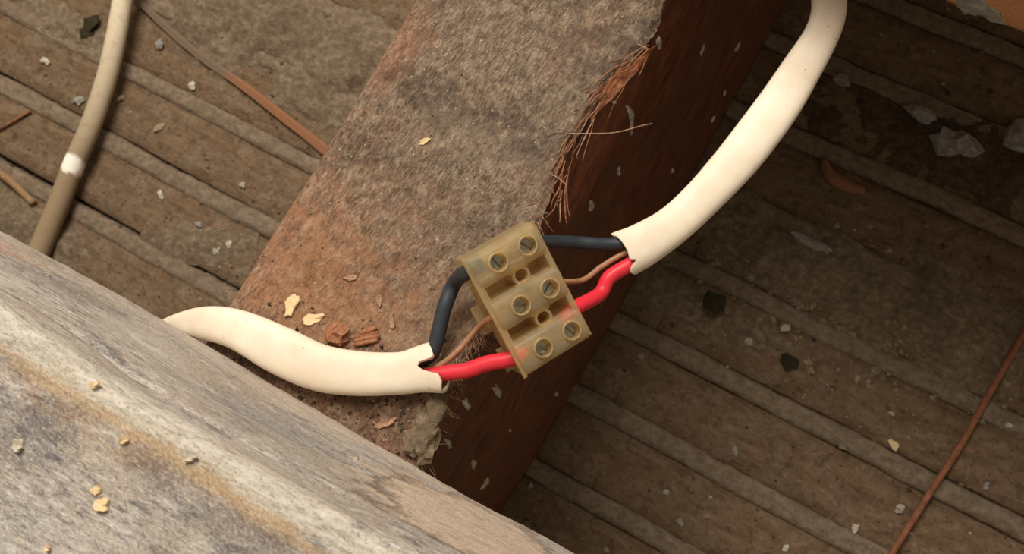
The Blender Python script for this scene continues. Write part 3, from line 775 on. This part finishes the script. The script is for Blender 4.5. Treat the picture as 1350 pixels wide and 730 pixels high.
# block frame --------------------------------------------------------------
BC = W(707, 391, 10.6)                                      # centre of the middle tower row, at rim level... see towers
nc = Vector((.30, -.03, .953)).normalized(); uc = Vector((.885, .465, 0))
uc = (uc - nc * uc.dot(nc)).normalized(); vc = uc.cross(nc)   # image down-right
BU, BV, BN = CR @ uc, CR @ vc, CR @ nc
def Bp(u, v, w_): return BC + BU * u + BV * v + BN * w_

# pole i at v = (-1,0,1)*PV ; towers at u = -TU, +TU
PV, TU = 8.05, 2.85
UL, UR = -7.4, 5.6

# right hand cable
RC = [(1060, -140, -40, 46), (1078, -70, -16, 45), (1091, -15, -8, 45), (1092, 18, -6, 45), (1081, 50, -4, 46), (1056, 92, -2, 52), (1027, 138, 0, 57),
      (990, 188, 1, 58), (962, 222, 1, 56), (925, 262, .5, 52), (888, 296, 0, 52), (852, 320, -1, 57), (829, 332, -2, 61)]
n1 = (CR @ Vector((-.10, .10, 1))).normalized()
V, F, mi = sheath(RC, n1, 4.7, [(-1, .6), (-.8, .9), (-.55, -.2), (-.42, -1.7), (-.3, -.1), (0, -.5), (.35, -.3), (.75, .3), (1, 1.4)], flare=[(-1, .02), (.5, .0), (1, .06)])
rc = empty('electrical_cable', W(852, 320, -4)); tag(rc, 'thick cream flat cable curving from the top edge to the right of the connector', 'cable', 'cream flat cables at the connector')
o = mesh_obj('sheath', V, F, [M['sheath'], M['inner']], midx=mi); adopt(o, rc)
# left hand cable
LC = [(120, 560, -34, 46), (170, 478, -18, 40), (215, 442, -8, 36), (252, 427, -1.5, 38), (284, 427, 2.4, 47), (320, 437, 3.6, 54), (368, 461, 3.6, 63), (420, 484, 3.4, 62), (472, 492, 3.4, 59),
      (524, 492, 3.8, 56), (553, 488, 4.2, 59), (576, 486, 4.6, 65)]
n2 = (CR @ Vector((-.05, .08, 1))).normalized()
V, F, mi = sheath(LC, n2, lambda t: 4.6, [(-1, -1.0), (-.8, -.2), (-.5, .3), (-.36, -.1), (-.28, -2.2), (-.1, -2.8), (.05, -1.2), (.14, 1.0), (.5, 1.4), (1, .9)],
                  flare=[(-1, .10), (-.3, .04), (0, 0), (1, .0)])
lc = empty('electrical_cable', W(472, 492, 1)); tag(lc, 'cream flat cable lying over the joist and slipping under the grey beam', 'cable', 'cream flat cables at the connector')
o = mesh_obj('sheath', V, F, [M['sheath'], M['inner']], midx=mi); adopt(o, lc)

def core(ctrl, end, r, mat, par, name, label, n=10, start=None):
    pts = [tuple(W(*c)) for c in ctrl]
    if end: pts += [tuple(e) for e in end]
    path = [Vector(p) for p in catmull(pts, n)]
    o = mesh_obj(name, *tube(path, r, 16), mat); adopt(o, par)
    if label: tag(o, label)
core([(520, 482, 3.4), (548, 478, 3.6), (569, 465, 3.8), (578, 438, 4.4), (586, 405, 5.2), (600, 372, 6.0)], [Bp(UL + .2, -PV - .6, -4.0), Bp(UL + 2.5, -PV - .4, -4.2)], 1.32, M['black'], lc, 'insulated_core', 'blue black insulated core')
core([(520, 486, 3.5), (550, 488, 3.7), (578, 482, 4.0), (604, 462, 4.6), (628, 434, 5.2)], [Bp(UL, .2, -5.0), Bp(UL + 2.5, .1, -4.8)], .52, M['earth'], lc, 'bare_earth_core', 'bare copper earth core')
core([(520, 499, 3.6), (552, 497, 3.8), (585, 492, 4.2), (615, 488, 4.6), (642, 479, 5.0)], [Bp(UL + .1, PV - .1, -4.6), Bp(UL + 2.6, PV, -4.6)], 1.36, M['red'], lc, 'insulated_core', 'red insulated core')
core([(870, 300, -1), (845, 314, -1.6), (815, 321, -1.6), (785, 321, -.4), (752, 319, 1.5)], [Bp(UR, -PV + .9, -4.6), Bp(UR - 2.5, -PV + .4, -4.4)], 1.12, M['black'], rc, 'insulated_core', 'blue black insulated core')
core([(860, 318, -1.5), (838, 328, -2), (815, 338, -2.2), (792, 352, -1.4), (768, 369, -.2)], [Bp(UR, .6, -4.4), Bp(UR - 2.5, .2, -4.4)], .48, M['earth'], rc, 'bare_earth_core', 'bare copper earth core')
core([(868, 330, -1.5), (846, 340, -1.9), (828, 350, -2.2), (803, 366, -2.3), (790, 388, -2.2)], [Bp(UR - .2, PV - 1.9, -4.6), Bp(UR - 2.2, PV - .3, -4.6)], 1.30, M['red'], rc, 'insulated_core', 'red insulated core')

# ------------------------------------------------------------------ the terminal block
blk = empty('terminal_block', Bp(-1, 0, -9)); tag(blk, 'yellowed translucent three way terminal block joining red, black and bare wires', 'connector')
def pipe_w(u, v, w0, w1, ro, ri, k=28, floor_=None):
    """open tube along the block normal, solid wall"""
    V = []; F = []
    for (r, w_) in ((ro, w0), (ro, w1 - .15), (ro - .12, w1), (ri + .1, w1), (ri, w1 - .12), (ri, w0)):
        for i in range(k):
            a = 2 * math.pi * i / k; V.append(Bp(u + r * math.cos(a), v + r * math.sin(a), w_))
    for j in range(6):
        j2 = (j + 1) % 6
        for i in range(k):
            i2 = (i + 1) % k; F.append((j * k + i, j * k + i2, j2 * k + i2, j2 * k + i))
    return V, F
def rbox(u0, u1, v0, v1, w0, w1, r=.5, seg=3):
    """block with edges along u rounded on the upper side"""
    pr = [(v0, w0), (v0, w1 - r)]
    pr += [(v0 + r - r * math.cos(a), w1 - r + r * math.sin(a)) for a in [math.pi / 2 * i / seg for i in range(1, seg + 1)]]
    pr += [(v1 - r + r * math.sin(a), w1 - r + r * math.cos(a)) for a in [math.pi / 2 * i / seg for i in range(0, seg + 1)]]
    pr += [(v1, w0)]
    V = [Bp(u, v, w_) for u in (u0, u1) for v, w_ in pr]; k = len(pr)
    F = [(i, (i + 1) % k, k + (i + 1) % k, k + i) for i in range(k)] + [tuple(range(k))[::-1], tuple(range(k, 2 * k))]
    return V, F
def holed_barrel(vc_, wc, hv, top, bot, u0, u1, hole):
    """one pole: rounded outer shell with a bore right through along u"""
    k = 36; V = []; F = []
    def outer(a):
        c, s2 = math.cos(a), math.sin(a)
        e = .45; return (vc_ + hv * math.copysign(abs(c) ** e, c), wc + (top if s2 > 0 else bot) * math.copysign(abs(s2) ** e, s2))
    rings = [(u0, 1), (u0 + .3, 1), (u1 - .3, 1), (u1, 1)]
    for u, f in rings:
        for i in range(k):
            v, w_ = outer(2 * math.pi * i / k)
            if u in (u0, u1): v = vc_ + (v - vc_) * .94; w_ = wc + (w_ - wc) * .94
            V.append(Bp(u, v, w_))
    for u in (u1, u0):
        for i in range(k):
            a = 2 * math.pi * i / k; V.append(Bp(u, vc_ + hole * math.cos(a), wc + hole * math.sin(a)))
    for j in range(6):
        j2 = (j + 1) % 6
        for i in range(k):
            i2 = (i + 1) % k; F.append((j * k + i, j * k + i2, j2 * k + i2, j2 * k + i))
    return V, F
hp = []
for q in (-1, 0, 1):
    hp.append(holed_barrel(q * PV, -4.9, 3.05 if q else 2.9, 4.35, 3.9, UL, UR, 1.75))
hous = mesh_obj('housing', *join(hp), M['housing'], smooth=False)
cut = [];
for q in (-1, 0, 1):
    for u in (-TU, TU):
        V = []; k = 28
        for w_ in (-3.4, 1.0):
            for i in range(k): V.append(Bp(u + 1.42 * math.cos(2 * math.pi * i / k), q * PV + 1.42 * math.sin(2 * math.pi * i / k), w_))
        cut.append((V, [(i, (i + 1) % k, k + (i + 1) % k, k + i) for i in range(k)] + [tuple(range(k))[::-1], tuple(range(k, 2 * k))]))
for V, F in ((hous, None),):
    bm = bmesh.new(); bm.from_mesh(hous.data); bmesh.ops.recalc_face_normals(bm, faces=bm.faces); bm.to_mesh(hous.data); bm.free()
cutter = mesh_obj('cutter', *join(cut), M['housing'], smooth=False)
bm = bmesh.new(); bm.from_mesh(cutter.data); bmesh.ops.recalc_face_normals(bm, faces=bm.faces); bm.to_mesh(cutter.data); bm.free()
md = hous.modifiers.new('bores', 'BOOLEAN'); md.operation = 'DIFFERENCE'; md.solver = 'EXACT'; md.object = cutter; md.use_self = False
bpy.context.view_layer.update()
nm = bpy.data.meshes.new_from_object(hous.evaluated_get(bpy.context.evaluated_depsgraph_get()))
hous.modifiers.clear(); hous.data = nm; bpy.data.objects.remove(cutter)
adopt(hous, blk)
tw = []
for q in (-1, 0, 1):
    for u in (-TU, TU):
        o = mesh_obj('screw_tower', *pipe_w(u, q * PV, -.8, 0.0, 1.74, 1.40), M['housing']); adopt(o, hous)
for q in (-.5, .5):          # webs between the poles, with the fixing hole
    o = mesh_obj('web', *join([pipe_w(-.1, q * PV, -8.2, -1.5, 1.62, 1.08), rbox(UL, UR, q * PV - 1.3, q * PV + 1.3, -8.4, -7.4, .2),
        rbox(UL, UL + .7, q * PV - 1.6, q * PV + 1.6, -8.0, -1.15, .2), rbox(UR - .7, UR, q * PV - 1.6, q * PV + 1.6, -8.0, -1.3, .2),
        rbox(-1.9, 1.7, q * PV - 1.5, q * PV - .95, -8.0, -1.5, .1), rbox(-1.9, 1.7, q * PV + .95, q * PV + 1.5, -8.0, -1.5, .1)]), M['housing'], smooth=False); adopt(o, hous)
o = mesh_obj('flange', *join([rbox(UL - .5, UL + .15, -PV - 3.1, PV + 3.1, -1.9, -1.05, .3), rbox(UR - .1, UR + .3, -PV - 3.0, PV + 2.6, -1.9, -1.2, .2)]), M['housing']); adopt(o, hous)
o = mesh_obj('foot_lug', *join([rbox(UL - 1.6, UL + 1.0, -2.2, 3.0, -8.8, -8.1, .2), rbox(UL - 1.0, UL + 1.4, 6.2, 10.6, -8.8, -8.1, .2)]), M['housing'], smooth=False); adopt(o, hous)
for q in (-1, 0, 1):
    V = []; k = 24; F = []
    for r, u in ((1.6, -5.2), (1.6, 4.0), (1.2, 4.0), (1.2, -5.2)):
        for i in range(k):
            a = 2 * math.pi * i / k; V.append(Bp(u, q * PV + r * math.cos(a), -4.9 + r * math.sin(a)))
    for j in range(4):
        for i in range(k): F.append((j * k + i, j * k + (i + 1) % k, ((j + 1) % 4) * k + (i + 1) % k, ((j + 1) % 4) * k + i))
    o = mesh_obj('terminal_tube', V, F, M['brass']); adopt(o, blk)
def disc_slot(u, v, w_, r, ang):
    """screw head: domed disc with a real slot cut across"""
    V = []; F = []; k = 28; hs = .2; ca, sa = math.cos(ang), math.sin(ang)
    def add(x, y, z): V.append(Bp(u + x * ca - y * sa, v + x * sa + y * ca, z)); return len(V) - 1
    for sg in (-1, 1):
        top = []; bot = []
        a0 = math.asin(hs / r)
        for i in range(15):
            a = a0 + (math.pi - 2 * a0) * i / 14
            x = r * math.cos(a); y = sg * r * math.sin(a); top.append(add(x, y, w_)); bot.append(add(x, y, w_ - 2.2))
        F.append(tuple(top) if sg < 0 else tuple(top[::-1]))
        for i in range(14): F.append((top[i], top[i + 1], bot[i + 1], bot[i]))
        F.append((top[0], top[-1], bot[-1], bot[0]))
    ring = [add(r * math.cos(2 * math.pi * i / k), r * math.sin(2 * math.pi * i / k), w_ - .55) for i in range(k)]
    F.append(tuple(ring))
    return V, F
angs = [1.3, 1.0, .5, -.5, .9, 1.2]
i = 0
for q in (-1, 0, 1):
    for u in (-TU, TU):
        V, F = disc_slot(u - .05, q * PV + .05, -1.9, 1.24, angs[i])
        o = mesh_obj('screw', V, F, M['metal'], smooth=False); adopt(o, blk)
        if i == 5: tag(o, 'brightest of the screws')
        i += 1

# ------------------------------------------------------------------ things on the lath floor
ctrl = [(190, -90, -94), (172, -40, -98), (162, 0, -100), (153, 50, -101), (140, 105, -102), (120, 165, -102.5), (97, 218, -103), (78, 268, -104), (58, 316, -105), (36, 365, -105), (8, 430, -105.8)]
path = px_path(ctrl, 10)
V, F = tube(path, [interp([(0, 3.0), (.6, 3.3), (1, 3.6)], i / len(path)) for i in range(len(path))], 20)
V = [v for v in V]
oc = mesh_obj('electrical_cable', V, F, M['old']); tag(oc, 'dusty tan cable with one clean white patch hanging at the upper left', 'cable')
path = px_path([(1420, 330, FZ + 6), (1350, 440, FZ + 2.6), (1308, 512, FZ + 2.2), (1268, 584, FZ + 2.0), (1232, 640, FZ + 2.4), (1172, 735, FZ + 2.6), (1110, 830, FZ + 1.8)], 10)
o = mesh_obj('rusty_wire', *tube(path, .85, 10), M['rust']); tag(o, 'thin rusty brown wire lying across the laths at the lower right', 'wire')
path = px_path([(172, -10, FZ + 2.4), (215, 32, FZ + 2.2), (262, 72, FZ + 2.2), (320, 112, FZ + 2.4), (375, 155, FZ + 2.4), (432, 200, FZ + 2.2), (470, 235, FZ + 2)], 8)
V, F = tube(path, [1.15 + .5 * i / len(path) + .2 * noise.noise(Vector((i * .3, 0, 0))) for i in range(len(path))], 4, True)
V = [Vector((v.x, v.y, FZ + 1.4 + (v.z - FZ - 2.2) * .5)) for v in V]; o = mesh_obj('wood_strip', V, F, M['halfstick'], smooth=False)
tag(o, 'long thin orange brown wood strip running under the joist at the upper left', 'wood strip')
path = px_path([(-30, 202, FZ + 2.0), (0, 228, FZ + 2.0), (22, 246, FZ + 1.9), (44, 268, FZ + 1.6)], 6)
o = mesh_obj('twig', *tube(path, 1.25, 7), M['stick']); tag(o, 'short tan twig on the laths at the left edge, above the grey beam', 'twig')
path = px_path([(-20, 178, FZ + 1.2), (8, 165, FZ + 1.2), (40, 146, FZ + 1.1)], 6)
o = mesh_obj('wood_sliver', *tube(path, .55, 6), M['rust']); tag(o, 'fine reddish sliver on a lath left of the dusty cable', 'sliver')
path = px_path([(1085, 212, FZ + 1.2), (1095, 232, FZ + 1.6), (1115, 245, FZ + 1.6), (1140, 252, FZ + 1.2)], 6)
o = mesh_obj('curved_shaving', *tube(path, [1.0 + .9 * math.sin(math.pi * i / 18) for i in range(len(path))], 7), M['ostick']); tag(o, 'curved orange brown shaving on the dark floor right of the cable', 'shaving')
def lump(px, py, wpx, hpx, mat, seed, name, lab, cat, hz=.6, rot=-.05, grp=None):
    P = W(px, py, FZ + .3); s = depth(P) / FPX
    o = chunk(name, P - Vector((0, 0, .3)), (wpx * s / 2, hpx * s / 2, min(wpx, hpx) * s / 2 * hz), mat, seed, rot); tag(o, lab, cat, grp)
lump(1257, 192, 62, 38, M['grey'], 1, 'mortar_piece', 'largest pale grey mortar piece on the floor, upper right', 'mortar')
lump(1212, 152, 40, 22, M['grey'], 2, 'mortar_piece', 'pale mortar piece up and left of the largest one', 'mortar')
lump(1342, 182, 34, 40, M['grey'], 3, 'mortar_piece', 'mortar piece cut by the right edge of the picture', 'mortar')
lump(1108, 108, 24, 16, M['grey'], 13, 'mortar_piece', 'dim mortar piece just right of the upper cream cable', 'mortar')
lump(1074, 325, 60, 14, M['grey'], 4, 'mortar_piece', 'long low grey mortar sliver right of the connector cable', 'mortar')
lump(940, 400, 34, 30, M['moss'], 5, 'dark_lump', 'dark greenish black lump on the laths right of the red wire', 'debris', .8)
lump(1040, 478, 22, 18, M['moss'], 6, 'dark_lump', 'small dark brown lump among the grit, centre right', 'debris', .5)
lump(120, 38, 24, 32, M['moss'], 7, 'dark_lump', 'dark lump on the floor left of the dusty cable top', 'debris', .4)
lump(384, 48, 16, 18, M['moss'], 8, 'dark_lump', 'dark lump in the mortar rubble left of the joist', 'debris', .5)
CR_ = [(61, 81, 17, 9), (104, 133, 20, 14), (210, 168, 18, 10), (320, 244, 10, 10), (254, 113, 13, 10), (212, 59, 14, 16), (158, 131, 12, 8), (55, 38, 9, 8), (212, 256, 14, 8), (262, 296, 12, 9),
       (252, 326, 14, 8), (286, 331, 14, 12), (303, 322, 12, 10), (897, 688, 12, 9), (933, 680, 8, 7), (1186, 671, 15, 13), (1127, 696, 12, 10), (969, 594, 13, 9), (845, 469, 12, 10), (878, 649, 8, 9), (1036, 722, 12, 8),
       (1254, 455, 12, 13), (1178, 586, 20, 12), (987, 451, 12, 13), (1036, 432, 14, 12), (700, 640, 9, 8), (800, 725, 10, 8), (1210, 398, 16, 10), (1330, 560, 14, 9), (1300, 640, 12, 8), (1130, 500, 12, 9), (1175, 545, 10, 8), (340, 60, 14, 12), (410, 45, 12, 10), (390, 120, 12, 10), (290, 40, 12, 10)]
CL = ['pale crumb on the floor just left of the dusty cable, near the top', 'jagged grey crumb touching the left side of the dusty cable', 'flat white crumb midway between dusty cable and joist', 'white crumb close to the left edge of the joist, on a lath',
 'small crumb under the orange brown wood strip, upper left', 'upright pale crumb beside the start of the wood strip', 'crumb immediately right of the dusty cable', 'tiny crumb nearest the top left corner',
 'crumb right of the white patch on the dusty cable', 'highest crumb of the grey gravel patch above the left white cable', 'leftmost crumb of the grey gravel patch', 'largest crumb of the grey gravel patch',
 'rightmost crumb of the grey gravel patch', 'pale crumb left of another at the bottom edge, right of the joist', 'small pale crumb on the lath, second right of the joist foot', 'largest pale crumb just left of the lower rusty wire',
 'pale crumb below the large one beside the rusty wire', 'lone pale crumb in the middle of the lower right lath', 'pale crumb just right of the terminal block and joist face', 'small crumb on the plaster strip right of the joist foot',
 'pale crumb at the bottom edge in the lower right', 'yellow crumb on the floor left of the rusty wire, the upper one', 'yellow crumb on the floor left of the rusty wire, the lower one', 'pale crumb between the two dark lumps, lower one',
 'pale crumb between the two dark lumps, upper one', 'crumb nearest the foot of the joist, by the grey beam', 'crumb on the bottom edge nearest the grey beam', 'pale crumb in the dust heap on the right, above the yellow crumbs',
 'pale crumb right of the rusty wire, upper one', 'pale crumb right of the rusty wire, lower one', 'pale crumb in the grit left of the lower yellow crumb, higher one', 'pale crumb touching the lower yellow crumb',
 'pale crumb in the rubble left of the joist, nearest the wood strip', 'crumb in the rubble nearest the joist at the top', 'crumb in the rubble by the lower half of the wood strip', 'crumb at the left end of the rubble, top of picture']
for i, (a, b, c, d) in enumerate(CR_):
    yel = (a, b) in ((1254, 455), (1178, 586))
    lab = CL[i]
    lump(a, b, c * .85, d * .8, M['flake'] if yel else (M['crumb'], M['grey'], M['spill2'], M['crumb2'])[i % 4], 100 + i, 'mortar_crumb', lab, 'crumb', .6, i * .7, 'yellow crumbs by the rusty wire' if yel else 'pale crumbs on the lath floor')
